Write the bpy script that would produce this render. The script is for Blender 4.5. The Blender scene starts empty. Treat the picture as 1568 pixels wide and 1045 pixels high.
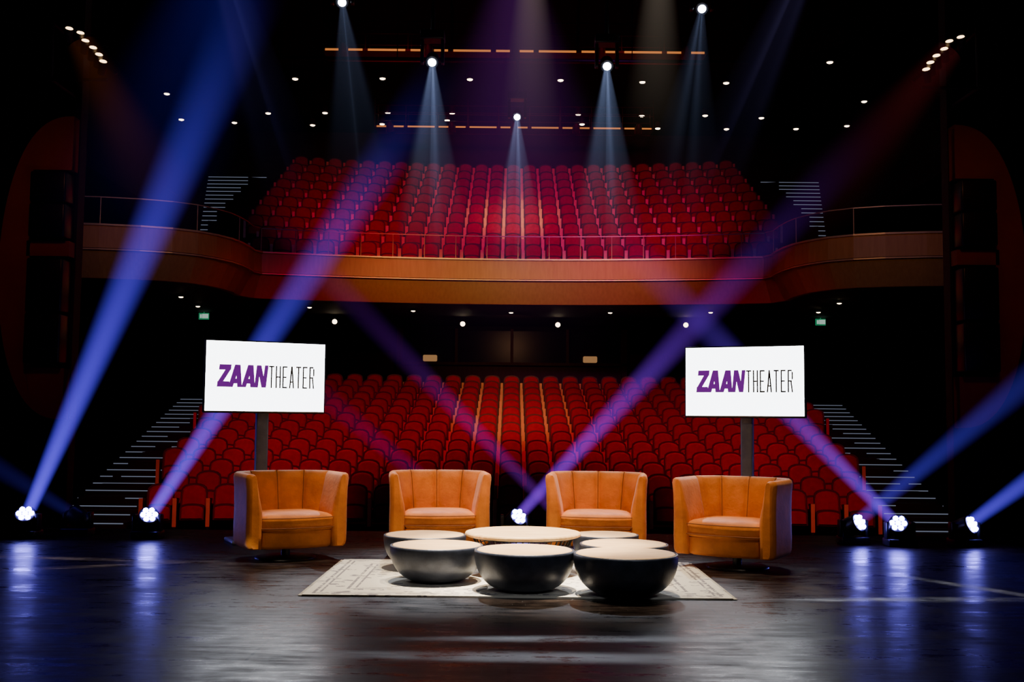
import bpy, math, random
from mathutils import Vector, Matrix
random.seed(4)
PI=math.pi
scene=bpy.context.scene
COL=scene.collection

# ------------------------------------------------------------------ node helpers
class NT:
    def __init__(s,tree): s.t=tree
    def n(s,typ,**kw):
        nd=s.t.nodes.new(typ)
        for k,v in kw.items(): setattr(nd,k,v)
        return nd
    def link(s,a,b): s.t.links.new(a,b)
    def m(s,op,a,b=None,c=None,clamp=False):
        nd=s.t.nodes.new('ShaderNodeMath'); nd.operation=op; nd.use_clamp=clamp
        for i,x in enumerate((a,b,c)):
            if x is None: continue
            if isinstance(x,(int,float)): nd.inputs[i].default_value=x
            else: s.t.links.new(x,nd.inputs[i])
        return nd.outputs[0]
    def ramp(s,fac,stops):
        r=s.t.nodes.new('ShaderNodeValToRGB')
        e=r.color_ramp.elements
        while len(e)<len(stops): e.new(0.5)
        for i,(p,c) in enumerate(stops):
            e[i].position=p; e[i].color=(c[0],c[1],c[2],1)
        s.t.links.new(fac,r.inputs[0]); return r.outputs[0]
    def noise(s,vec,scale,detail=4,rough=.55):
        nd=s.t.nodes.new('ShaderNodeTexNoise'); nd.inputs['Scale'].default_value=scale
        nd.inputs['Detail'].default_value=detail; nd.inputs['Roughness'].default_value=rough
        if vec is not None: s.t.links.new(vec,nd.inputs['Vector'])
        return nd.outputs[0]
    def mapping(s,vec,scale=(1,1,1),rot=(0,0,0)):
        nd=s.t.nodes.new('ShaderNodeMapping'); nd.inputs['Scale'].default_value=scale; nd.inputs['Rotation'].default_value=rot
        s.t.links.new(vec,nd.inputs['Vector']); return nd.outputs[0]

def new_mat(name):
    m=bpy.data.materials.new(name); m.use_nodes=True
    return m,NT(m.node_tree),m.node_tree.nodes['Principled BSDF']

def mat_var(name,c1,c2,scale=8,rough=.6,metal=0.0,bump=0.0,sheen=0.0,stretch=(1,1,1),coat=0.0,spec=.5):
    m,t,b=new_mat(name)
    tc=t.n('ShaderNodeTexCoord')
    v=t.mapping(tc.outputs['Object'],stretch)
    nz=t.noise(v,scale,4)
    t.link(t.ramp(nz,[(.3,c1),(.7,c2)]),b.inputs['Base Color'])
    b.inputs['Roughness'].default_value=rough; b.inputs['Metallic'].default_value=metal
    b.inputs['Sheen Weight'].default_value=sheen; b.inputs['Coat Weight'].default_value=coat
    b.inputs['Specular IOR Level'].default_value=spec
    if bump>0:
        bp=t.n('ShaderNodeBump'); bp.inputs['Strength'].default_value=bump; bp.inputs['Distance'].default_value=.01
        t.link(t.noise(v,scale*6,3),bp.inputs['Height']); t.link(bp.outputs[0],b.inputs['Normal'])
    return m
def mat_emit(name,col,strength,sample=False):
    m,t,b=new_mat(name)
    b.inputs['Base Color'].default_value=(.02,.02,.02,1)
    b.inputs['Emission Color'].default_value=(*col,1); b.inputs['Emission Strength'].default_value=strength
    if not sample:
        try: m.cycles.emission_sampling='NONE'
        except Exception: pass
    return m

# ------------------------------------------------------------------ mesh builder
class MB:
    def __init__(s): s.v=[];s.f=[];s.mi=[];s.sm=[]
    def add(s,vs,fs,mi=0,smooth=False,M=None):
        o=len(s.v)
        if M is not None: vs=[M@Vector(p) for p in vs]
        s.v.extend([tuple(p) for p in vs]); s.f.extend([tuple(i+o for i in f) for f in fs])
        s.mi.extend([mi]*len(fs)); s.sm.extend([smooth]*len(fs))
    def box(s,x0,x1,y0,y1,z0,z1,mi=0,M=None):
        vs=[(x0,y0,z0),(x1,y0,z0),(x1,y1,z0),(x0,y1,z0),(x0,y0,z1),(x1,y0,z1),(x1,y1,z1),(x0,y1,z1)]
        s.add(vs,[(0,3,2,1),(4,5,6,7),(0,1,5,4),(1,2,6,5),(2,3,7,6),(3,0,4,7)],mi,False,M)
    def bbox(s,x0,x1,y0,y1,z0,z1,b,mi=0,M=None):
        prof=[(b,0),(b*.3,b*.3),(0,b)]
        rings=[]
        def ring(ins,z):
            r=[]; rr=b
            for cx,cy,a0 in ((x1-rr,y1-rr,0),(x0+rr,y1-rr,90),(x0+rr,y0+rr,180),(x1-rr,y0+rr,270)):
                for k in range(4):
                    a=math.radians(a0+30*k); r.append((cx+(rr-ins)*math.cos(a),cy+(rr-ins)*math.sin(a),z))
            return r
        for ins,dz in prof: rings.append(ring(ins,z0+dz))
        for ins,dz in reversed(prof): rings.append(ring(ins,z1-dz))
        s.rings(rings,mi,True,M)
    def rings(s,rings,mi=0,smooth=True,M=None,cap=True,closed=True):
        n=len(rings[0]); vs=[p for r in rings for p in r]; fs=[]
        for i in range(len(rings)-1):
            for j in range(n if closed else n-1):
                a=i*n+j;b2=i*n+(j+1)%n
                fs.append((a,b2,b2+n,a+n))
        s.add(vs,fs,mi,smooth,M)
        if cap:
            s.add(rings[0],[tuple(reversed(range(n)))],mi,False,M)
            s.add(rings[-1],[tuple(range(n))],mi,False,M)
    def lathe(s,prof,seg=32,mi=0,M=None,cap=True,smooth=True):
        s.rings([[(r*math.cos(2*PI*k/seg),r*math.sin(2*PI*k/seg),z) for k in range(seg)] for r,z in prof],mi,smooth,M,cap)
    def cyl(s,p0,p1,r,seg=10,mi=0,r1=None,M=None):
        p0=Vector(p0);p1=Vector(p1);d=p1-p0;L=d.length
        Q=Matrix.Translation(p0)@d.to_track_quat('Z','Y').to_matrix().to_4x4()
        if M is not None: Q=M@Q
        s.lathe([(r,0),(r if r1 is None else r1,L)],seg,mi,Q)
    def obj(s,name,mats,parent=None,loc=(0,0,0),rz=0,rot=None):
        me=bpy.data.meshes.new(name); me.from_pydata(s.v,[],s.f)
        for m in mats: me.materials.append(m)
        me.polygons.foreach_set('material_index',s.mi)
        me.polygons.foreach_set('use_smooth',s.sm)
        me.update()
        o=bpy.data.objects.new(name,me); COL.objects.link(o)
        o.location=loc; o.rotation_euler=rot if rot else (0,0,rz)
        if parent: o.parent=parent
        return o
def empty(name,loc=(0,0,0),rz=0):
    e=bpy.data.objects.new(name,None); COL.objects.link(e); e.location=loc; e.rotation_euler=(0,0,rz); e.empty_display_size=.2
    return e

# ------------------------------------------------------------------ materials
M_black=mat_var('black_paint',(.006,.006,.007),(.012,.011,.012),5,.6)
M_blackgloss=mat_var('black_plastic',(.008,.008,.01),(.02,.02,.022),20,.3)
M_wallh=mat_var('hall_wall_dark',(.012,.007,.006),(.022,.012,.009),2,.75)
M_ceil=mat_var('ceiling_black',(.006,.005,.005),(.012,.009,.008),2,.85)
M_fascia=mat_var('balcony_cherry_wood',(.60,.28,.055),(.70,.35,.075),3,.5,stretch=(6,6,.6))
M_fascia2=mat_var('balcony_lower_wood',(.46,.27,.065),(.54,.33,.085),3,.55,stretch=(6,6,.6))
M_pros=mat_var('portal_red_wood',(.34,.06,.02),(.42,.085,.03),3,.5)
M_red=mat_var('red_seat_velour',(.34,.002,.030),(.47,.004,.050),12,.85,sheen=.1)
M_redd=mat_var('seat_shell_dark_red',(.05,.002,.006),(.08,.003,.010),10,.6)
M_gold=mat_var('armrest_beech',(.80,.48,.14),(.90,.58,.20),10,.4)
M_seatdark=mat_var('seat_frame_dark',(.015,.006,.006),(.022,.009,.008),10,.5)
M_carpetdk=mat_var('auditorium_floor',(.010,.004,.005),(.018,.006,.008),6,.85)
M_brass=mat_var('brass_rail',(.80,.55,.22),(.88,.62,.28),10,.4,metal=.25)
M_metal=mat_var('grey_metal',(.26,.26,.32),(.34,.34,.40),15,.4,metal=.2)
M_can=mat_var('lamp_housing',(.05,.04,.04),(.08,.06,.05),15,.5)
M_orange=mat_var('orange_velvet',(.50,.125,.006),(.80,.225,.013),6,.6,bump=.25,sheen=.10,spec=.35)
M_orange2=mat_var('orange_velvet_seam',(.20,.05,.004),(.26,.065,.008),9,.7)
M_chrome=mat_var('dark_steel',(.05,.05,.055),(.08,.08,.085),10,.35,metal=.8)
M_bowl=mat_var('bowl_gunmetal',(.026,.031,.048),(.052,.060,.086),14,.38,metal=.35,bump=.1)
M_wire=mat_var('black_wire',(.01,.01,.01),(.02,.02,.02),10,.4,metal=.5)
M_step=mat_var('stair_dark',(.010,.010,.014),(.016,.016,.022),8,.7)
M_nose=mat_emit('stair_nosing_light',(.62,.72,1.0),.20)
M_down=mat_emit('downlight_warm',(1,.76,.48),9)
M_whiteLamp=mat_emit('lamp_white',(.8,.88,1),50)
M_blueLamp=mat_emit('lamp_blue',(.20,.17,1),65,True)
M_warmLamp=mat_emit('lamp_warm',(1,.62,.28),7)
M_edge_glow=mat_emit('bridge_edge_glow',(1,.30,.06),.65)  # added glow standing in for warm light on the bridge edges
M_glow=mat_emit('booth_lamp_glow',(1,.5,.2),.3)
M_screen=mat_emit('screen_white',(.90,.94,1.0),8,True)
M_purple=mat_emit('logo_purple',(.18,.006,.28),.8)
M_ink=mat_emit('logo_black',(.01,.01,.015),.0)
M_exit=mat_emit('exit_green',(.03,.5,.2),.35)
M_exitw=mat_emit('exit_white',(.7,1,.85),.5)
M_glass=mat_var('booth_glass',(.01,.008,.008),(.02,.014,.012),3,.3)
M_booth=mat_var('rear_panel_wood',(.14,.05,.022),(.19,.07,.03),3,.6,stretch=(4,1,.5))
M_metalw=mat_var('bridge_bronze',(.06,.03,.015),(.10,.045,.02),10,.5,metal=.3)

# stage floor
m,t,b=new_mat('stage_floor_dark_boards'); M_floor=m
tc=t.n('ShaderNodeTexCoord'); O=tc.outputs['Object']
n1=t.noise(t.mapping(O,(.9,6,1)),2.6,8,.75)
n2=t.noise(O,2.2,8,.7)
n3=t.noise(t.mapping(O,(1.0,26,1),(0,0,.05)),4,5,.7)
n4=t.noise(t.mapping(O,(22,1.2,1),(0,0,.35)),3,5,.7)
n5=t.noise(t.mapping(O,(30,1.6,1),(0,0,-.6)),2.3,4,.7)
br=t.n('ShaderNodeTexBrick'); br.inputs['Scale'].default_value=1; br.inputs['Mortar Size'].default_value=.008
br.inputs['Brick Width'].default_value=2.4; br.inputs['Row Height'].default_value=.62; br.inputs['Color1'].default_value=(1,1,1,1); br.inputs['Color2'].default_value=(.5,.5,.5,1); br.inputs['Mortar'].default_value=(.05,.05,.05,1)
t.link(O,br.inputs['Vector'])
mix=t.m('ADD',t.m('MULTIPLY',n1,.55),t.m('MULTIPLY',n2,.45))
base=t.ramp(mix,[(.40,(.004,.0027,.0022)),(.50,(.016,.0095,.0074)),(.60,(.060,.038,.027))])
scr=t.m('MULTIPLY',t.m('ADD',t.m('ADD',t.m('GREATER_THAN',n3,.66),t.m('GREATER_THAN',n4,.67)),t.m('GREATER_THAN',n5,.68)),.06)
mx=t.n('ShaderNodeMix',data_type='RGBA',blend_type='MULTIPLY'); mx.inputs[0].default_value=1
t.link(base,mx.inputs[6]); t.link(br.outputs[0],mx.inputs[7])
mx2=t.n('ShaderNodeMix',data_type='RGBA',blend_type='ADD'); mx2.inputs[0].default_value=1
t.link(mx.outputs[2],mx2.inputs[6]); t.link(scr,mx2.inputs[7])
t.link(mx2.outputs[2],b.inputs['Base Color'])
rg=t.m('MULTIPLY_ADD',t.m('SUBTRACT',mix,.38,clamp=True),1.4,.19)
t.link(rg,b.inputs['Roughness'])
b.inputs['Specular IOR Level'].default_value=.25
bp=t.n('ShaderNodeBump'); bp.inputs['Strength'].default_value=.15; bp.inputs['Distance'].default_value=.005
t.link(t.m('ADD',n2,t.m('MULTIPLY',n3,.4)),bp.inputs['Height']); t.link(bp.outputs[0],b.inputs['Normal'])

# table-top wood
m,t,b=new_mat('table_top_wood'); M_wood=m
tc=t.n('ShaderNodeTexCoord'); v=t.mapping(tc.outputs['Object'],(1,9,1))
t.link(t.ramp(t.noise(v,4,6),[(.3,(.56,.31,.12)),(.7,(.84,.56,.27))]),b.inputs['Base Color']); b.inputs['Roughness'].default_value=.42
b.inputs['Specular IOR Level'].default_value=.3

# rug
m,t,b=new_mat('persian_rug_faded'); M_rug=m
tc=t.n('ShaderNodeTexCoord'); O=tc.outputs['Object']
sp=t.n('ShaderNodeSeparateXYZ'); t.link(O,sp.inputs[0])
ax=t.m('ABSOLUTE',sp.outputs[0]); ay=t.m('ABSOLUTE',sp.outputs[1])
dx=t.m('SUBTRACT',1.345,ax); dy=t.m('SUBTRACT',.865,ay); dd=t.m('MINIMUM',dx,dy)
def band(lo,hi): return t.m('MULTIPLY',t.m('GREATER_THAN',dd,lo),t.m('LESS_THAN',dd,hi))
lines=t.m('ADD',t.m('ADD',band(.05,.07),band(.09,.105)),t.m('ADD',band(.24,.26),band(.29,.305)))
vor=t.n('ShaderNodeTexVoronoi'); vor.inputs['Scale'].default_value=9; t.link(O,vor.inputs['Vector'])
wv=t.n('ShaderNodeTexWave'); wv.wave_type='RINGS'; wv.inputs['Scale'].default_value=4; wv.inputs['Distortion'].default_value=9; wv.inputs['Detail'].default_value=3; t.link(O,wv.inputs['Vector'])
pat=t.m('MULTIPLY',t.m('LESS_THAN',vor.outputs['Distance'],.36),t.m('GREATER_THAN',wv.outputs[1],.40))
tot=t.m('MULTIPLY',t.m('MAXIMUM',lines,pat),t.m('GREATER_THAN',t.noise(O,18,5,.7),.44),clamp=True)
mx=t.n('ShaderNodeMix',data_type='RGBA'); t.link(tot,mx.inputs[0]); mx.inputs[6].default_value=(.78,.71,.58,1); mx.inputs[7].default_value=(.26,.23,.23,1)
t.link(mx.outputs[2],b.inputs['Base Color']); b.inputs['Roughness'].default_value=.9

# ------------------------------------------------------------------ room shell
b_=MB(); b_.box(-12,12,-3,10.8,-.06,0); b_.obj('floor',[M_floor])
b_=MB(); b_.box(-12,12,10.8,10.86,-.85,-.002); b_.obj('trim_stage_front',[M_black])
b_=MB(); b_.box(-12,12,-3,36,10.7,10.9); b_.obj('ceiling',[M_ceil])
b_=MB(); b_.box(-12.2,-12,-3,36,-.9,10.7); b_.obj('wall_left',[M_wallh])
b_=MB(); b_.box(12,12.2,-3,36,-.9,10.7); b_.obj('wall_right',[M_wallh])
b_=MB(); b_.box(-12,12,35.6,35.8,-.9,10.7); b_.obj('wall_back',[M_wallh])
b_=MB(); b_.box(-12,12,31.2,31.35,-.9,3.84); b_.obj('wall_stalls_rear',[M_wallh])

for sx,side in ((-1,'left'),(1,'right')):
    w=MB(); w.box(min(sx*5.22,sx*11.9),max(sx*5.22,sx*11.9),12.8,13.0,-.9,10.6); w.obj('wall_portal_'+side,[M_black])
    e=empty('portal_panel',(0,0,0))
    p=MB()
    cx,cz,ra,rb=sx*5.23,2.87,.82,1.80
    N=40
    outer=[];inner=[]
    for i in range(N+1):
        a=PI/2+PI*i/N
        outer.append((cx+sx*ra*abs(math.cos(a))**.8,cz+rb*math.sin(a)))
        zz=cz+1.28*math.sin(a)
        inner.append((cx+sx*.46*min(1,abs(math.cos(a))*3),max(cz-1.2,min(cz+1.15,zz))))
    vs=[];fs=[]
    for y in (12.62,12.79):
        vs+=[(x,y,z) for x,z in outer]; vs+=[(x,y,z) for x,z in inner]
    n=N+1
    for i in range(N):
        fs.append((i,i+1,n+i+1,n+i)); fs.append((2*n+i,3*n+i,3*n+i+1,2*n+i+1))
        fs.append((i,2*n+i,2*n+i+1,i+1)); fs.append((n+i,n+i+1,3*n+i+1,3*n+i))
    p.add(vs,fs,0)
    p.box(min(cx,cx+sx*.5),max(cx,cx+sx*.5),12.62,12.79,cz+.12,cz+.30,0)
    p.obj('curved_panel',[M_pros],e)
    s=MB()
    for z0,z1 in ((1.72,2.3),(2.32,2.95),(3.2,3.6),(3.62,3.98)):
        s.bbox(min(cx+sx*.02,cx+sx*.44),max(cx+sx*.02,cx+sx*.44),12.5,12.79,z0,z1,.02)
    s.obj('loudspeaker_stack',[M_blackgloss],e)

# ------------------------------------------------------------------ tiered seating
def seat_template():
    b=MB()
    def arch(x,z0,z1,y0,y1,arcz,mi,tilt):
        N=8
        def prof(x,z0,z1):
            return [(-x,z0)]+[(-x*math.cos(PI*k/N) , z1-arcz+arcz*math.sin(PI*k/N)**.7) for k in range(N+1)]+[(x,z0)]
        pts=prof(x,z0,z1)
        fr=[(px,y0+tilt*(pz-z0),pz) for px,pz in pts]; bk=[(px,y1+tilt*(pz-z0),pz) for px,pz in pts]
        b.rings([bk,fr],3,False)
        p2=prof(x*.90,z0+.015,z1-.03)
        f2=[(px,y0-.002+tilt*(pz-z0),pz) for px,pz in p2]
        p3=prof(x*.80,z0+.03,z1-.05)
        f3=[(px,y0-.03+tilt*(pz-z0),pz) for px,pz in p3]
        b.rings([f2,f3],mi,False)
    arch(.212,.36,.88,0,.07,.14,0,.16)
    arch(.195,.30,.56,-.18,-.09,.06,0,.14)   # tipped-up seat pad
    for sx in (-1,1):
        x=sx*.26
        b.box(x-.02,x+.02,-.26,.06,.16,.60,2)
        b.box(x-.030,x+.030,-.274,-.26,.20,.66,1)
        b.box(x-.03,x+.03,-.258,.06,.60,.64,3)
        b.box(x-.02,x+.02,-.06,.02,0,.16,2)
    return b
ST=seat_template()
def seating(name,rows):
    B=MB()
    for (y,z,x0,x1,R,pitch) in rows:
        n=int((x1-x0)/pitch)
        n=n if n%2==1 else n-1
        for k in range(n):
            x=(k-(n-1)/2)*pitch
            yy=y-x*x/(2*R); ang=math.asin(max(-1,min(1,x/R)))
            M=Matrix.Translation((x,yy,z))@Matrix.Rotation(-ang,4,'Z')
            vs=[M@Vector(p) for p in ST.v]
            o=len(B.v); B.v.extend([tuple(p) for p in vs]); B.f.extend([tuple(i+o for i in f) for f in ST.f]); B.mi.extend(ST.mi); B.sm.extend(ST.sm)
    return B.obj(name,[M_red,M_gold,M_seatdark,M_redd])
def tier(name,rows,xw,depth,zbase):
    B=MB()
    for (y,z,x0,x1,R,p) in rows:
        N=16; vs=[]
        for k in range(N+1):
            x=-xw+2*xw*k/N; y0=y-x*x/(2*R)-.42
            vs+=[(x,y0,zbase),(x,y0,z),(x,y0+depth,z),(x,y0+depth,zbase)]
        fs=[]
        for k in range(N):
            a=4*k
            for j in range(4): fs.append((a+j,a+(j+1)%4,a+4+(j+1)%4,a+4+j))
        fs.append((0,1,2,3)); fs.append((4*N,4*N+3,4*N+2,4*N+1))
        B.add(vs,fs,0)
    return B.obj(name,[M_carpetdk])
st_rows=[(18.3+.82*i,-.85+.177*i,-(6.2+.11*i),6.2+.11*i,32,.52) for i in range(14)]
tier('stalls_tiered_floor',[(r[0],r[1]-.002,0,0,32,0) for r in st_rows],7.7,.95,-.9)
seating('stalls_seating_rows',st_rows)
bl_rows=[(26.4+.82*i,4.6+.42*i,-(6.7+.06*i),6.7+.06*i,26,.505) for i in range(10)]
tier('balcony_tiered_floor',[(r[0],r[1]-.002,0,0,26,0) for r in bl_rows],8.0,1.0,4.2)
seating('balcony_seating_rows',bl_rows)
b_=MB(); b_.box(-12,12,10.86,31.2,-.98,-.9); b_.obj('floor_auditorium',[M_carpetdk])

# ------------------------------------------------------------------ balcony parapet
path=[(-12,20.6),(-9.5,20.7),(-7.6,20.95),(-6.5,21.4),(-5.95,22.2),(-5.78,23.1),(-5.8,24.2)]
main=[(-5.8+11.6*k/24,25.0-((-5.8+11.6*k/24)**2)/(2*21)) for k in range(1,24)]
full=path+main+[(-x,y) for x,y in reversed(path)]
def chaikin(p):
    q=[p[0]]
    for a,b in zip(p[:-1],p[1:]):
        q+= [(a[0]*.75+b[0]*.25,a[1]*.75+b[1]*.25),(a[0]*.25+b[0]*.75,a[1]*.25+b[1]*.75)]
    return q+[p[-1]]
full=chaikin(full)
def offs(p,d):
    r=[]
    for i,(x,y) in enumerate(p):
        a=p[max(0,i-1)]; c=p[min(len(p)-1,i+1)]
        tx,ty=c[0]-a[0],c[1]-a[1]; L=math.hypot(tx,ty) or 1
        r.append((x-ty/L*d,y+tx/L*d))
    return r
def strip(B,prof,mi,closed=True):
    rings=[[] for _ in full]
    for d,z in prof:
        o=offs(full,d)
        for i,(x,y) in enumerate(o): rings[i].append((x,y,z))
    B.rings(rings,mi,False,None,closed,closed)
E=empty('balcony_front')
B=MB(); strip(B,[(0,4.84),(-.03,4.40),(0.05,4.40),(.10,4.84)],0); B.obj('fascia_upper',[M_fascia],E)
B=MB(); strip(B,[(.02,4.36),(.28,3.84),(.40,3.84),(.12,4.36)],0); B.obj('fascia_lower',[M_fascia2],E)
B=MB(); strip(B,[(-.05,4.84),(-.05,4.875),(.14,4.875),(.14,4.84)],0); strip(B,[(-.045,4.36),(-.045,4.385),(.1,4.385),(.1,4.36)],0)
strip(B,[(.02,5.40),(.02,5.42),(.04,5.42),(.04,5.40)],0)
for i in range(1,len(full)-1,3):
    x,y=offs(full,.03)[i]; B.cyl((x,y,4.87),(x,y,5.41),.010,6)
B.obj('handrail',[M_brass],E)
B=MB(); rings=[]
for (x,y) in offs(full,.3):
    yb=31.15 if abs(x)<9 else 35
    rings.append([(x,y,3.86),(x,y,4.45),(x,yb,4.45),(x,yb,3.86)])
B.rings(rings,0,False); B.obj('balcony_slab',[M_wallh],E)
for sx in (-1,1):
    B=MB(); B.box(min(sx*9.95,sx*11.97),max(sx*9.95,sx*11.97),24.5,34,6.95,7.1); B.box(min(sx*9.95,sx*10.0),max(sx*9.95,sx*10.0),24.5,34,7.1,7.7)
    B.box(min(sx*9.95,sx*11.97),max(sx*9.95,sx*11.97),24.45,24.5,6.95,7.7); B.obj('side_gallery',[M_wallh])

# ------------------------------------------------------------------ aisle stairs with lit nosings
def stairs(name,n,x_a,x_b,w_a,w_b,y_a,y_b,z_a,z_b,zb):
    B=MB()
    dz=(z_b-z_a)/n; dy=(y_b-y_a)/n
    for i in range(n):
        f=i/(n-1); xc=x_a+(x_b-x_a)*f; w=(w_a+(w_b-w_a)*f)/2
        y=y_a+dy*i; z=z_a+dz*(i+1)
        B.box(xc-w,xc+w,y,y+dy+.3 if i<n-1 else y+dy,zb,z,0)
        B.box(xc-w+.03,xc+w-.03,y-.012,y,z-.020,z-.004,1)
    return B.obj(name,[M_step,M_nose])
for sx in (-1,1):
    stairs('aisle_stairs',24,sx*6.95,sx*8.35,1.25,1.15,17.6,29.6,-.85,1.62,-.9)
    stairs('balcony_stairs',20,sx*7.45,sx*8.75,.55,1.9,26.0,34.2,4.7,8.75,4.46)

# ------------------------------------------------------------------ rear control booth, panels
e=empty('control_booth')
B=MB(); B.box(-3.3,3.3,31.05,31.19,2.2,2.72,0); B.box(-3.3,-3.15,30.9,31.19,2.2,3.75,0); B.box(3.15,3.3,30.9,31.19,2.2,3.75,0)
B.box(-3.3,3.3,30.9,31.1,2.70,2.78,0)
for x in (-1.6,0.0,1.6): B.box(x-.04,x+.04,31.0,31.15,2.78,3.75,0)
B.obj('booth_frame',[M_booth],e)
B=MB(); B.box(-3.15,3.15,31.12,31.18,2.78,3.7,0); B.obj('booth_glass',[M_glass],e)
B=MB()
for x in (-2.35,2.25): B.bbox(x-.2,x+.2,30.95,31.1,2.8,2.98,.03,0)
B.obj('desk_lamps',[M_glow],e)
B=MB(); 
for x0,x1 in ((-7.7,-3.35),(3.35,7.7)): B.box(x0,x1,31.0,31.19,1.3,3.05,0)
B.obj('trim_rear_panelling',[M_booth])
for k,x in enumerate((-8.9,8.9)):
    B=MB(); B.box(x-.45,x+.45,31.1,31.19,1.4,3.5,0); B.obj('door_%d'%(k+1),[M_booth])

for sx in (-1,1):
    e=empty('exit_sign',(sx*8.02,28.0,3.75))
    B=MB(); B.box(-.13,.13,-.02,.02,-.085,.085,0); B.box(-.04,.12,-.024,-.02,-.055,.06,1); B.box(-.10,-.05,-.024,-.02,-.05,.05,1); B.box(-.01,.01,-.01,.01,.08,.108,0)
    B.obj('sign_plate',[M_exit,M_exitw],e)

# ------------------------------------------------------------------ downlights
def can(B,x,y,z,r,h,mi_e=1):
    B.cyl((x,y,z),(x,y,z+h),r,12,0)
    M=Matrix.Translation((x,y,z))
    B.lathe([(r*.85,0.001),(r*.8,-r*.15),(r*.5,-r*.3),(r*.05,-r*.35)],12,mi_e,M)
DL=[(29.3,-6.07),(29.2,-3.64),(29.2,-1.23),(29.2,1.27),(29.3,3.54),(29.3,5.86),(32.7,-7.58),(32.6,-5.81),(32.5,-3.87),(32.5,-1.9),(32.5,1.96),(32.6,3.92),(32.5,5.85),(32.7,7.62),(33.5,-10.5),(33.8,-8.9),(34,-6.45),(33.8,-4.2),(33.3,-2.1),(33.6,2.15),(34,4.6),(34,6.8),(33.9,9.0),(33.5,10.5),(30.8,-10.1),(30.9,10.2),(27.5,8.2)]
B=MB()
for y,x in DL:
    can(B,x,y,10.50,.095,.2)
B.obj('ceiling_downlights',[M_can,M_down])
B=MB()
for x,y,big in ((-4.65,28.3,1),(-1.31,28.6,1),(1.21,28.6,1),(4.55,28.3,1),(-2.45,26.6,0),(-.03,26.8,0),(2.42,26.6,0),(4.85,26.3,0),(-4.9,26,0),(-7.4,24,0),(-7.6,26,0),(7.4,26,0),(7.3,24,0)):
    if big:
        B.cyl((x,y,3.70),(x,y,3.86),.05,10,0); B.cyl((x,y-.10,3.66),(x,y+.06,3.70),.07,12,0)
        B.lathe([(.066,0),(.06,.02),(.03,.035),(.005,.04)],12,1,Matrix.Translation((x,y-.10,3.66))@Matrix.Rotation(math.radians(100),4,'X'))
    else: can(B,x,y,3.80,.06,.06,1)
B.obj('soffit_downlights',[M_can,M_down])

# ------------------------------------------------------------------ lighting bridges
def bridge(name,y,z,xh):
    B=MB()
    B.box(-xh,xh,y-.35,y+.35,z-.03,z,0)
    for yy in (y-.38,y+.36):
        B.box(-xh,xh,yy,yy+.02,z-.04,z+.01,0)
        for zz in (.35,.62): B.cyl((-xh,yy,z+zz),(xh,yy,z+zz),.014,6,0)
    n=int(xh*2/.9)
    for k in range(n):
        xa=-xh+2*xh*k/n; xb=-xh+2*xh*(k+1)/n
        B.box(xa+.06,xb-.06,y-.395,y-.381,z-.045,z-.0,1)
    for k in range(n+1):
        x=-xh+2*xh*k/n
        for yy in (y-.37,y+.37): B.cyl((x,yy,z),(x,yy,z+.62 if k%3 else 10.695),.014,6,0)
    for k in range(n):
        x=-xh+2*xh*(k+.5)/n
        if k%2==0:
            M=Matrix.Translation((x,y-.45,z-.18))@Matrix.Rotation(.6,4,'X')
            B.lathe([(.06,-.02),(.09,.0),(.1,.2),(.06,.3)],10,0,M)
            B.box(x-.11,x+.11,y-.46,y-.44,z-.2,z+.02,0)
    B.obj(name,[M_metalw,M_edge_glow])
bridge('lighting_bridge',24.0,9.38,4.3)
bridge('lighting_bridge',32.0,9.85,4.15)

for sx in (-1,1):
    e=empty('side_lighting_boom')
    B=MB()
    B.cyl((sx*5.25,12.1,5.62),(sx*4.55,12.1,5.02),.02,8,0)
    B.cyl((sx*5.35,12.1,4.95),(sx*4.65,12.1,4.95),.02,8,0)
    B.cyl((sx*5.3,12.1,5.6),(sx*5.3,12.79,5.6),.025,8,0); B.cyl((sx*5.3,12.1,4.95),(sx*5.3,12.79,4.95),.025,8,0)
    B.cyl((sx*5.3,12.1,4.95),(sx*5.3,12.1,5.66),.025,8,0)
    for x,z in ((5.07,5.51),(4.94,5.46),(4.88,5.37),(4.79,5.29),(4.72,5.21),(4.67,5.13)):
        M=Matrix.Translation((sx*x,12.0,z))@Matrix.Rotation(sx*-.5,4,'Z')@Matrix.Rotation(math.radians(40),4,'X')
        B.lathe([(.03,-.16),(.045,-.15),(.048,0)],10,0,M)
        B.lathe([(.042,0),(.038,.006),(.015,.008)],10,1,M)
    B.obj('boom_lamps',[M_black,M_warmLamp],e)

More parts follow.
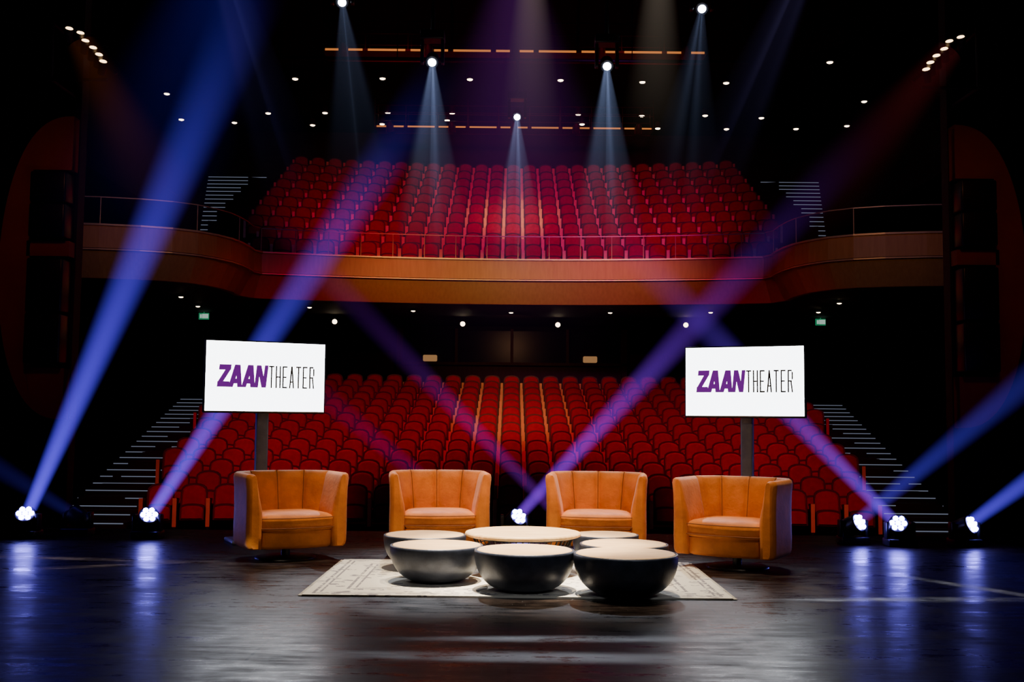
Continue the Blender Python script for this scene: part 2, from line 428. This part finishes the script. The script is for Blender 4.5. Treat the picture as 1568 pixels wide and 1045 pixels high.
# ------------------------------------------------------------------ moving head fixtures
def moving_head(name,loc,aim,scale=1.0,lampmat=None,hang=False,on=True):
    e=empty(name,loc)
    s=scale
    B=MB()
    if hang: B.bbox(-.16*s,.16*s,-.12*s,.12*s,.26*s,.38*s,.015,0)
    else: B.bbox(-.13*s,.13*s,-.10*s,.10*s,0.0,.07*s,.012,0)
    hz=0 if hang else .17*s
    for sx in (-1,1):
        if hang: B.bbox(sx*.135*s-.022*s,sx*.135*s+.022*s,-.05*s,.05*s,-.05*s,.27*s,.01,0)
        else: B.bbox(sx*.115*s-.018*s,sx*.115*s+.018*s,-.045*s,.045*s,.06*s,.22*s,.01,0)
    if hang:
        B.cyl((0,0,.38*s),(0,0,.38*s+.32),.03,8,0)
    d=Vector(aim).normalized()
    Q=Matrix.Translation((0,0,hz))@d.to_track_quat('Z','Y').to_matrix().to_4x4()
    r=.088*s
    B.lathe([(r*.55,-.12*s),(r*.9,-.10*s),(r,-.03*s),(r*1.02,.06*s),(r*1.02,.075*s),(r*.93,.075*s)],20,0,Q)
    B.lathe([(r*.93,.068*s),(r*.9,.072*s),(r*.5,.076*s),(r*.05,.078*s)],20,1,Q)
    if hang:
        B.lathe([(r*.62,.070*s),(r*.58,.085*s),(r*.35,.10*s),(r*.03,.105*s)],16,2,Q)
    else:
        for k in range(7):
            if k==0: cx=cy=0
            else: cx=r*.6*math.cos(k*PI/3); cy=r*.6*math.sin(k*PI/3)
            B.lathe([(r*.29,.070*s),(r*.27,.088*s),(r*.16,.102*s),(r*.02,.107*s)],8,2,Q@Matrix.Translation((cx,cy,0)))
    B.obj('fixture_body',[M_blackgloss,M_black,lampmat if on else M_black],e)

# ------------------------------------------------------------------ haze: glowing haze inside conical light volumes
def haze(name,p0,p1,r0,r1,col,A,power=1.5,fade=0.0,rays=0,seg=20,step=.8,rp=1.0):
    p0=Vector(p0);p1=Vector(p1);d=p1-p0;L=d.length
    m=bpy.data.materials.new(name+'_medium'); m.use_nodes=True; t=NT(m.node_tree)
    for nd in list(m.node_tree.nodes):
        if nd.type!='OUTPUT_MATERIAL': m.node_tree.nodes.remove(nd)
    out=[nd for nd in m.node_tree.nodes if nd.type=='OUTPUT_MATERIAL'][0]
    tc=t.n('ShaderNodeTexCoord'); sp=t.n('ShaderNodeSeparateXYZ'); t.link(tc.outputs['Object'],sp.inputs[0])
    x,y,z=sp.outputs
    rr=t.m('ADD',t.m('MULTIPLY',x,x),t.m('MULTIPLY',y,y))
    R=t.m('ADD',r0,t.m('MULTIPLY',z,(r1-r0)/L))
    q2=t.m('DIVIDE',rr,t.m('MULTIPLY',R,R))
    rad=t.m('SUBTRACT',1,q2,clamp=True)
    if rp!=1: rad=t.m('POWER',rad,rp)
    st=t.m('MULTIPLY',rad,t.m('POWER',t.m('DIVIDE',r0,R),power))
    if fade>0: st=t.m('MULTIPLY',st,t.m('POWER',t.m('SUBTRACT',1,t.m('DIVIDE',z,L),clamp=True),fade))
    if rays:
        ph=t.m('ARCTAN2',y,x)
        w=t.m('ADD',.5,t.m('MULTIPLY',.5,t.m('SINE',t.m('ADD',t.m('MULTIPLY',ph,rays),t.m('MULTIPLY',q2,3)))))
        w=t.m('ADD',.15,t.m('POWER',w,3)); st=t.m('MULTIPLY',st,w)
    st=t.m('MULTIPLY',st,A)
    em=t.n('ShaderNodeEmission'); em.inputs[0].default_value=(*col,1); t.link(st,em.inputs[1])
    t.link(em.outputs[0],out.inputs['Volume'])
    try: m.cycles.volume_step_rate=step
    except Exception: pass
    B=MB(); B.lathe([(r0,0),(r1,L)],seg,0)
    o=B.obj(name,[m],None,p0); o.rotation_euler=d.to_track_quat('Z','Y').to_euler()
    return o

BLUE=(.11,.06,1.0)
def floor_unit(x,y,end,col,A,r1,on=True,fade=.8,power=1.4):
    s=1.0; hz=.17
    d=(Vector(end)-Vector((x,y,hz))).normalized()
    face=Vector((d.x*.8,-.75,d.z*.8))
    moving_head('moving_head_light',(x,y,0),face if on else (d.x,.2,d.z),s,M_blueLamp,False,on)
    p=Vector((x,y,hz))+d*.10
    if A>0: haze('light_shaft_haze',p,end,.07,r1,col,A,power,fade,rp=1.4)
floor_unit(-4.42,9.95,(-2.55,10.6,5.6),BLUE,15.5,.40,True,1.3)
floor_unit(-3.32,10.0,(-.6,11.5,5.2),BLUE,13.5,.37,True,1.8)
floor_unit(-4.04,10.2,(-6.5,10.2,1.6),BLUE,.6,.25,False)
floor_unit(.04,10.3,(4.6,12.3,5.0),(.26,.035,.95),7.5,.38,True,2.5)
floor_unit(.50,10.35,(-3.0,13,3.6),(.30,.02,.7),1.8,.26,False,1.4)
floor_unit(-.36,10.35,(-2.9,12.5,1.95),(.36,.02,.5),1.0,.24,False,1.3)
floor_unit(3.55,9.95,(.9,12.5,3.6),(.20,.05,1.0),7.5,.30,True,2.0)
floor_unit(3.17,10.1,(6.4,11,2.5),BLUE,3,.27)
floor_unit(4.16,10.0,(6.6,10.3,1.8),BLUE,8,.22)

WB=(.42,.55,1.0)
def hang_unit(x,y,z,aim,A,L,r1,rays,col=WB,pw=1.5):
    moving_head('hanging_moving_head',(x,y,z),(aim[0],-1.2,-1),1.0,M_whiteLamp,True,True)
    p=Vector((x,y,z))+Vector(aim).normalized()*.1
    e=p+Vector(aim).normalized()*L
    haze('light_shaft_haze',p,e,.05,r1,col,A,pw,1.3,rays)
hang_unit(-1.09,14,5.86,(.02,-.25,-1),10,3.0,.66,5)
hang_unit(1.22,14,5.83,(-.02,-.25,-1),10,3.0,.66,5)
hang_unit(.05,18,6.28,(0,-.25,-1),9,3.0,.66,5)
hang_unit(-2.3,14,6.66,(.15,-.25,-1),2.5,3.4,.7,4)
hang_unit(2.48,14,6.62,(-.15,-.25,-1),2.5,3.4,.7,4)
B=MB()
for y,z in ((14,6.46),(18,6.94)):
    B.cyl((-4,y,z+.3),(4,y,z+.3),.03,8)
    for k in range(5):
        x=-4+k*2; B.cyl((x,y,z+.3),(x,y,10.69),.008,6)
for x in (-1.09,1.22): B.cyl((x,14,6.5),(x,14,6.76),.02,6)
B.cyl((.05,18,6.97),(.05,18,7.24),.02,6)
B.obj('lighting_truss',[M_black])
haze('wash_haze',(-2.7,13,9.0),(-4.3,11.2,2.5),.15,1.2,(.05,.03,.9),.5,.8,1.5,rp=1.5)
haze('wash_haze',(.2,13,7.2),(.2,13.4,4.2),.12,.5,(.9,.7,.5),.6,1,1.4)
haze('wash_haze',(1.8,13,7.2),(1.75,13.4,4.4),.12,.5,(.8,.65,.5),.6,1,1.4)
haze('wash_haze',(3.9,13,7.5),(2.2,13.2,3.5),.12,.55,(.35,.30,.9),.45,1,1.4,3)
haze('wash_haze',(-3.9,13,7.5),(-2.6,13.2,3.5),.12,.55,(.25,.22,.9),.45,1,1.4,3)
haze('wash_haze',(0,14,7.2),(0,22,3.6),.3,3.4,(.33,.05,.52),.16,.8,1.0,rp=1.5)
haze('wash_haze',(-4.9,12.0,5.3),(-3.6,12.0,2.9),.2,.7,(1,.24,.05),.09,1,1.3,rp=1.5)
haze('wash_haze',(4.9,12.0,5.3),(2.8,12.0,2.8),.2,.7,(1,.10,.12),.09,1,1.3,rp=1.5)

# ------------------------------------------------------------------ armchairs
def armchair(loc,rz):
    e=empty('armchair',(loc[0],loc[1],0),rz)
    a=.40; by=.29; yf=-.29; NS=14; NA=120
    path=[]
    for i in range(NS): path.append((-a,yf+(0.02-yf)*i/NS,-1,0))
    for i in range(NA+1):
        th=PI-PI*i/NA; c=math.cos(th); s_=math.sin(th)
        cx=math.copysign(abs(c)**.8,c); sy=max(s_,0)**.8
        x=a*cx; y=.02+by*sy
        nx,ny=c/a,s_/by; L=math.hypot(nx,ny); path.append((x,y,nx/L,ny/L))
    for i in range(NS): path.append((a,.02+(yf-.02)*(i+1)/NS,1,0))
    prof=[(.03,.105),(.008,.12),(0,.15),(-.002,.25),(0,.42),(-.004,.56),(-.012,.64),(-.006,.668),(.012,.680),(.034,.676),(.052,.655),(.066,.60),(.086,.50),(.106,.41),(.115,.34),(.118,.2),(.118,.105)]
    S=[0]
    for p,q in zip(path[:-1],path[1:]): S.append(S[-1]+math.hypot(q[0]-p[0],q[1]-p[1]))
    T=S[-1]; seams=[T*f for f in (.225,.365,.5,.635,.775)]
    rings=[]
    def ring(p,s,shr=0,fwd=0):
        g=0
        for q in seams: g=max(g,math.exp(-abs(s-q)/.028))
        r=[]; cm=.06
        for o,z in prof:
            oo=o
            if z>.3 and o>.03: oo=o-.034*g+.010
            oo=oo+(cm-oo)*shr*.55; zz=z+((.37-z)*shr*.04)
            r.append((p[0]-p[2]*oo,p[1]-p[3]*oo-fwd,zz))
        return r
    rings.append(ring(path[0],0,1,.035)); rings.append(ring(path[0],0,.6,.03)); rings.append(ring(path[0],0,.2,.015))
    for p,s in zip(path,S): rings.append(ring(p,s))
    rings.append(ring(path[-1],T,.2,.015)); rings.append(ring(path[-1],T,.6,.03)); rings.append(ring(path[-1],T,1,.035))
    B=MB(); B.rings(rings,0,True)
    B.obj('curved_back_and_arms',[M_orange],e)
    B=MB()
    for q in seams:
        k=min(range(len(S)),key=lambda i:abs(S[i]-q))
        r=ring(path[k],S[k])
        for u,w_ in zip(r[9:14],r[10:15]): B.cyl(u,w_,.0045,6,0)
    def plan(hw,yfr,bow,yb,ins,z):
        pts=[]
        hw-=ins; yfr+=ins
        for k in range(13):
            u=-1+2*k/12; pts.append((hw*u,yfr-bow*(1-u*u),z))
        for k in range(13):
            th=PI*k/12
            pts.append((hw*math.cos(th),(yb-ins)*max(0,math.sin(th))**.8,z))
        return pts
    for z in (.262,.338):
        pl=plan(.285,-.302,.047,.22,-.004,z)
        for p,q in zip(pl[:12],pl[1:13]): B.cyl(p,q,.004,6,0)
    B.obj('seams_and_piping',[M_orange2],e)
    B=MB()
    B.rings([plan(.285,-.30,.045,.20,i,z) for i,z in ((.03,.235),(.01,.245),(.0,.265),(-.002,.30),(0,.335),(.012,.352),(.035,.366),(.08,.374),(.16,.378))],0,True)
    B.obj('seat_cushion',[M_orange],e)
    B=MB(); B.rings([plan(.285,-.275,.04,.20,i,z) for i,z in ((.03,.10),(.01,.11),(0,.13),(0,.235))],0,True)
    B.obj('front_apron',[M_orange],e)
    B=MB(); B.lathe([(.035,.012),(.035,.11)],16,0); B.lathe([(.24,0),(.24,.008),(.22,.014),(.05,.02),(.035,.02)],40,0)
    B.obj('swivel_base',[M_chrome],e)
armchair((-1.79,8.72),math.radians(29))
armchair((-.60,9.05),math.radians(7))
armchair((.72,9.05),math.radians(-6))
armchair((1.75,8.42),math.radians(-32))

# ------------------------------------------------------------------ rug
B=MB(); B.box(-1.345,1.345,-.865,.865,0,.010)
for k in range(180):
    y=-.865+1.73*(k+.5)/180
    for sx in (-1,1): B.box(min(sx*1.345,sx*1.37),max(sx*1.345,sx*1.37),y-.003,y+.003,.001,.005)
B.obj('persian_rug',[M_rug],None,(.05,7.70,.001))

# ------------------------------------------------------------------ bowl tables
ZR=.011
def bowl(x,y,R,H):
    e=empty('bowl_coffee_table',(x,y,ZR))
    B=MB(); rb=R*.42; pr=[(rb*.96,0),(rb,.004)]
    N=14
    for k in range(1,N+1):
        th=k/N*PI/2
        pr.append((rb+(R-rb)*math.sin(th)**.95,.006+(H-.03)*(1-math.cos(th))**.95))
    pr+=[(R,H-.012),(R*.995,H-.002),(R*.975,H),(R*.955,H-.001),(R*.95,H-.006)]
    B.lathe(pr,56,0); B.obj('bowl_body',[M_bowl],e)
    B=MB(); B.lathe([(R*.949,H-.02),(R*.949,H-.003),(R*.93,H+.002)],56,0,None); B.obj('wood_top',[M_wood],e,(0,0,0),random.random()*.5)
bowl(-.50,7.46,.318,.245)
bowl(.095,7.10,.326,.26)
bowl(.735,6.95,.332,.26)
bowl(-.633,8.12,.306,.245)
bowl(.80,7.68,.312,.24)
bowl(.72,8.25,.25,.245)
e=empty('wire_coffee_table',(.093,7.92,ZR))
B=MB(); B.lathe([(.405,.262),(.418,.268),(.42,.278),(.414,.290),(.40,.293)],64,0); B.obj('wood_top',[M_wood],e)
B=MB()
def ringw(r,z,rad=.005):
    n=40
    for k in range(n):
        a=2*PI*k/n; c=2*PI*(k+1)/n
        B.cyl((r*math.cos(a),r*math.sin(a),z),(r*math.cos(c),r*math.sin(c),z),rad,6)
ringw(.37,.256);ringw(.345,.20,.004);ringw(.24,.012,.006)
for k in range(44):
    a=2*PI*k/44; c=a+.10
    B.cyl((.37*math.cos(a),.37*math.sin(a),.262),(.24*math.cos(a),.24*math.sin(a),.01),.0035,6)
B.obj('wire_basket',[M_wire],e)

# ------------------------------------------------------------------ screens with logo
BOLD={
 'Z':[[(0,1),(1,1),(1,.76),(0,.76)],[(0,.25),(1,.25),(1,0),(0,0)],[(.56,.80),(1,.80),(.44,.20),(0,.20)]],
 'A':[[(0,0),(.30,1),(.66,1),(.34,0)],[(.34,1),(.70,1),(1,0),(.66,0)],[(.20,.16),(.80,.16),(.74,.38),(.26,.38)]],
 'N':[[(0,0),(0,1),(.32,1),(.32,0)],[(.68,0),(.68,1),(1,1),(1,0)],[(.0,1),(.38,1),(1,0),(.62,0)]]}
t_=.26; h_=.065
THIN={
 'T':[[(0,1),(1,1),(1,1-h_),(0,1-h_)],[(.5-t_/2,0),(.5-t_/2,1),(.5+t_/2,1),(.5+t_/2,0)]],
 'H':[[(0,0),(0,1),(t_,1),(t_,0)],[(1-t_,0),(1-t_,1),(1,1),(1,0)],[(0,.47),(0,.53),(1,.53),(1,.47)]],
 'E':[[(0,0),(0,1),(t_,1),(t_,0)],[(0,1-h_),(0,1),(.95,1),(.95,1-h_)],[(0,0),(0,h_),(.95,h_),(.95,0)],[(0,.47),(0,.53),(.8,.53),(.8,.47)]],
 'A':[[(0,0),(.37,1),(.63,1),(t_,0)],[(.37,1),(.63,1),(1,0),(1-t_,0)],[(.18,.26),(.18,.32),(.82,.32),(.82,.26)]],
 'R':[[(0,0),(0,1),(t_,1),(t_,0)],[(0,1-h_),(0,1),(.75,1),(.85,1-h_)],[(0,.47),(0,.53),(.85,.53),(.75,.47)],[(.75,.54),(.75,.95),(1,.88),(1,.60)],[(.50,.5),(.75,.5),(1,0),(.76,0)]]}
def glyph(B,polys,x,z,w,h,sh,y):
    for k,p in enumerate(polys):
        yy=y-.0004*k
        vs=[(x+w*px+sh*h*pz,yy,z+h*pz) for px,pz in p]
        B.add(vs,[tuple(range(len(vs)))],0)
def tv(x,y,rz):
    e=empty('presentation_screen_on_stand',(x,y,0),rz)
    W,H,zc=1.09,.65,1.475
    B=MB(); B.bbox(-W/2,W/2,-.03,.035,zc-H/2,zc+H/2,.008,0); B.obj('screen_bezel',[M_blackgloss],e)
    B=MB(); B.add([(-W/2+.012,-.0315,zc-H/2+.018),(W/2-.012,-.0315,zc-H/2+.018),(W/2-.012,-.0315,zc+H/2-.012),(-W/2+.012,-.0315,zc+H/2-.012)],[(0,1,2,3)]); B.obj('screen_panel',[M_screen],e)
    h=.20; z0=zc-.095
    B=MB(); xx=-.435
    for ch,w in (('Z',.105),('A',.122),('A',.122),('N',.105)):
        glyph(B,BOLD[ch],xx,z0,w,h,.10,-.034); xx+=w-.007
    B.obj('logo_bold_word',[M_purple],e)
    B=MB(); xx=.022
    for ch in 'THEATER':
        glyph(B,THIN[ch],xx,z0-.002,.047,h,.0,-.034); xx+=.0615
    B.obj('logo_thin_word',[M_ink],e)
    B=MB(); B.bbox(-.055,.055,.06,.14,.03,1.35,.015,0); B.bbox(-.2,.2,.035,.06,zc-.18,zc+.18,.01,0)
    B.bbox(-.28,.28,-.12,.28,0,.035,.015,0)
    B.obj('stand_column',[M_metal],e)
tv(-2.22,9.75,math.radians(25))
tv(2.10,9.75,math.radians(-25))

# ------------------------------------------------------------------ lights
def spot(name,loc,tgt,col,W,ang,blend=.5,r=.1,sc=None,roll=0):
    l=bpy.data.lights.new(name,'SPOT'); l.energy=W; l.color=col; l.spot_size=math.radians(ang); l.spot_blend=blend; l.shadow_soft_size=r
    o=bpy.data.objects.new(name,l); COL.objects.link(o); o.location=loc
    q=(Vector(tgt)-Vector(loc)).to_track_quat('-Z','Y').to_matrix()@Matrix.Rotation(roll,3,'Z')
    o.rotation_euler=q.to_euler()
    if sc: o.scale=sc
    return o
warm=(1,.82,.60); cool=(.80,.88,1)
spot('stage_top_spot',(-.6,7.9,6.5),(-.5,7.9,0),warm,1700,36,.6,.10)
spot('stage_top_spot',(.9,7.8,6.5),(.6,7.8,0),warm,1700,36,.6,.10)
spot('table_top_spot',(.1,7.0,6.6),(.1,7.55,0),(1,.90,.74),8500,18,.7,.08)
spot('stage_front_spot',(-2.5,2.5,5.5),(-1.2,9.2,.5),warm,290,22,.7,.10)
spot('stage_front_spot',(2.5,2.5,5.5),(1.2,9.1,.5),warm,290,22,.7,.10)
spot('bowl_fill_spot',(-.9,2.5,3.5),(.1,7.2,.1),cool,70,20,.8,.25)  # unseen cool fills, this and the next, added to brighten the bowls
spot('bowl_fill_spot',(2.2,3.0,3.2),(.5,7.0,.1),cool,90,20,.8,.25)
spot('stage_back_spot',(-1.09,13.8,5.6),(-.6,8.1,0),cool,1300,18,.6,.06)
spot('stage_back_spot',(1.22,13.8,5.6),(.7,8.1,0),cool,1300,18,.6,.06)
# slivers of light leaking past the shutters of the profile spots
spot('shutter_leak',(-3.6,3.5,7.0),(-2.9,8.45,0),cool,7000,26,.8,.03,(1,.04,1),0)
spot('shutter_leak',(-3.6,3.5,7.0),(-3.3,8.0,0),cool,7000,17,.8,.03,(1,.06,1),.42)
spot('shutter_leak',(2.48,13.8,6.3),(2.9,6.95,0),cool,7000,17,.8,.03,(1,.045,1),0)
spot('shutter_leak',(2.48,13.8,6.3),(3.15,7.5,0),cool,7000,9,.8,.03,(1,.10,1),-1.0)
spot('shutter_leak',(.4,13.8,6.5),(.7,5.6,0),cool,2500,16,.8,.03,(1,.035,1),0)
spot('shutter_leak',(.4,13.8,6.5),(.3,5.15,0),cool,1800,22,.8,.03,(1,.035,1),0)
# auditorium
R_=(1,.010,.11)
spot('house_red',(-3.0,20.5,8.6),(-2.2,30.0,6.2),R_,950,68,1,.3)
spot('house_red',(3.0,20.5,8.6),(2.2,30.0,6.2),R_,950,68,1,.3)
spot('house_warm_centre',(0,20,8.8),(0,29.6,6.4),(1,.52,.17),1300,19,1,.3)
spot('house_magenta',(1.5,14,6.5),(1.8,28,5.8),(.5,.02,.75),1200,34,1,.3)
spot('stalls_red',(-3,16.5,6.8),(-3,24,0),R_,1300,70,1,.3)
spot('stalls_red',(3,16.5,6.8),(3,24,0),R_,1300,70,1,.3)
spot('stalls_warm_centre',(0,13,4.5),(0,26,1.0),(1,.52,.2),1600,18,1,.3)
for sx in (-1,1): spot('stalls_front_red',(sx*3,13,3.5),(sx*4.9,18.5,-.3),(1,.10,.16),480,44,1,.3)
spot('fascia_wash',(-1.5,19,6.2),(-1.5,25,4.4),(1,.60,.20),440,64,1,.3,(1,.28,1))
spot('fascia_wash',(1.5,19,6.2),(1.5,25,4.4),(1,.60,.20),440,64,1,.3,(1,.28,1))
spot('rear_wall_fill',(0,27.5,3.5),(0,31,2.6),(1,.45,.2),18,120,1,.2)  # unseen warm fill added to lift the dark rear panelling
for sx in (-1,1):
    spot('side_warm',(sx*5.0,16,5.6),(sx*7.3,21.5,4.6),(1,.50,.18),75,44,1,.2)
    spot('portal_wash',(sx*4.6,9.5,5.0),(sx*5.5,12.7,2.9),(1,.30,.15),22,60,1,.2)
    spot('side_blue',(sx*5,14,8),(sx*9,24,5),(.12,.10,1),120,70,1,.3)

w=bpy.data.worlds.new('world'); scene.world=w; w.use_nodes=True
w.node_tree.nodes['Background'].inputs[0].default_value=(.08,.06,.30,1); w.node_tree.nodes['Background'].inputs[1].default_value=.006

# ------------------------------------------------------------------ camera
cd=bpy.data.cameras.new('camera'); cd.lens=38.0; cd.sensor_width=36; cd.clip_end=200
co=bpy.data.objects.new('camera',cd); COL.objects.link(co)
co.matrix_world=Matrix.Translation((0,0,1.1))@Matrix.Rotation(math.radians(94.25),4,'X')@Matrix.Rotation(math.radians(.55),4,'Z')
scene.camera=co
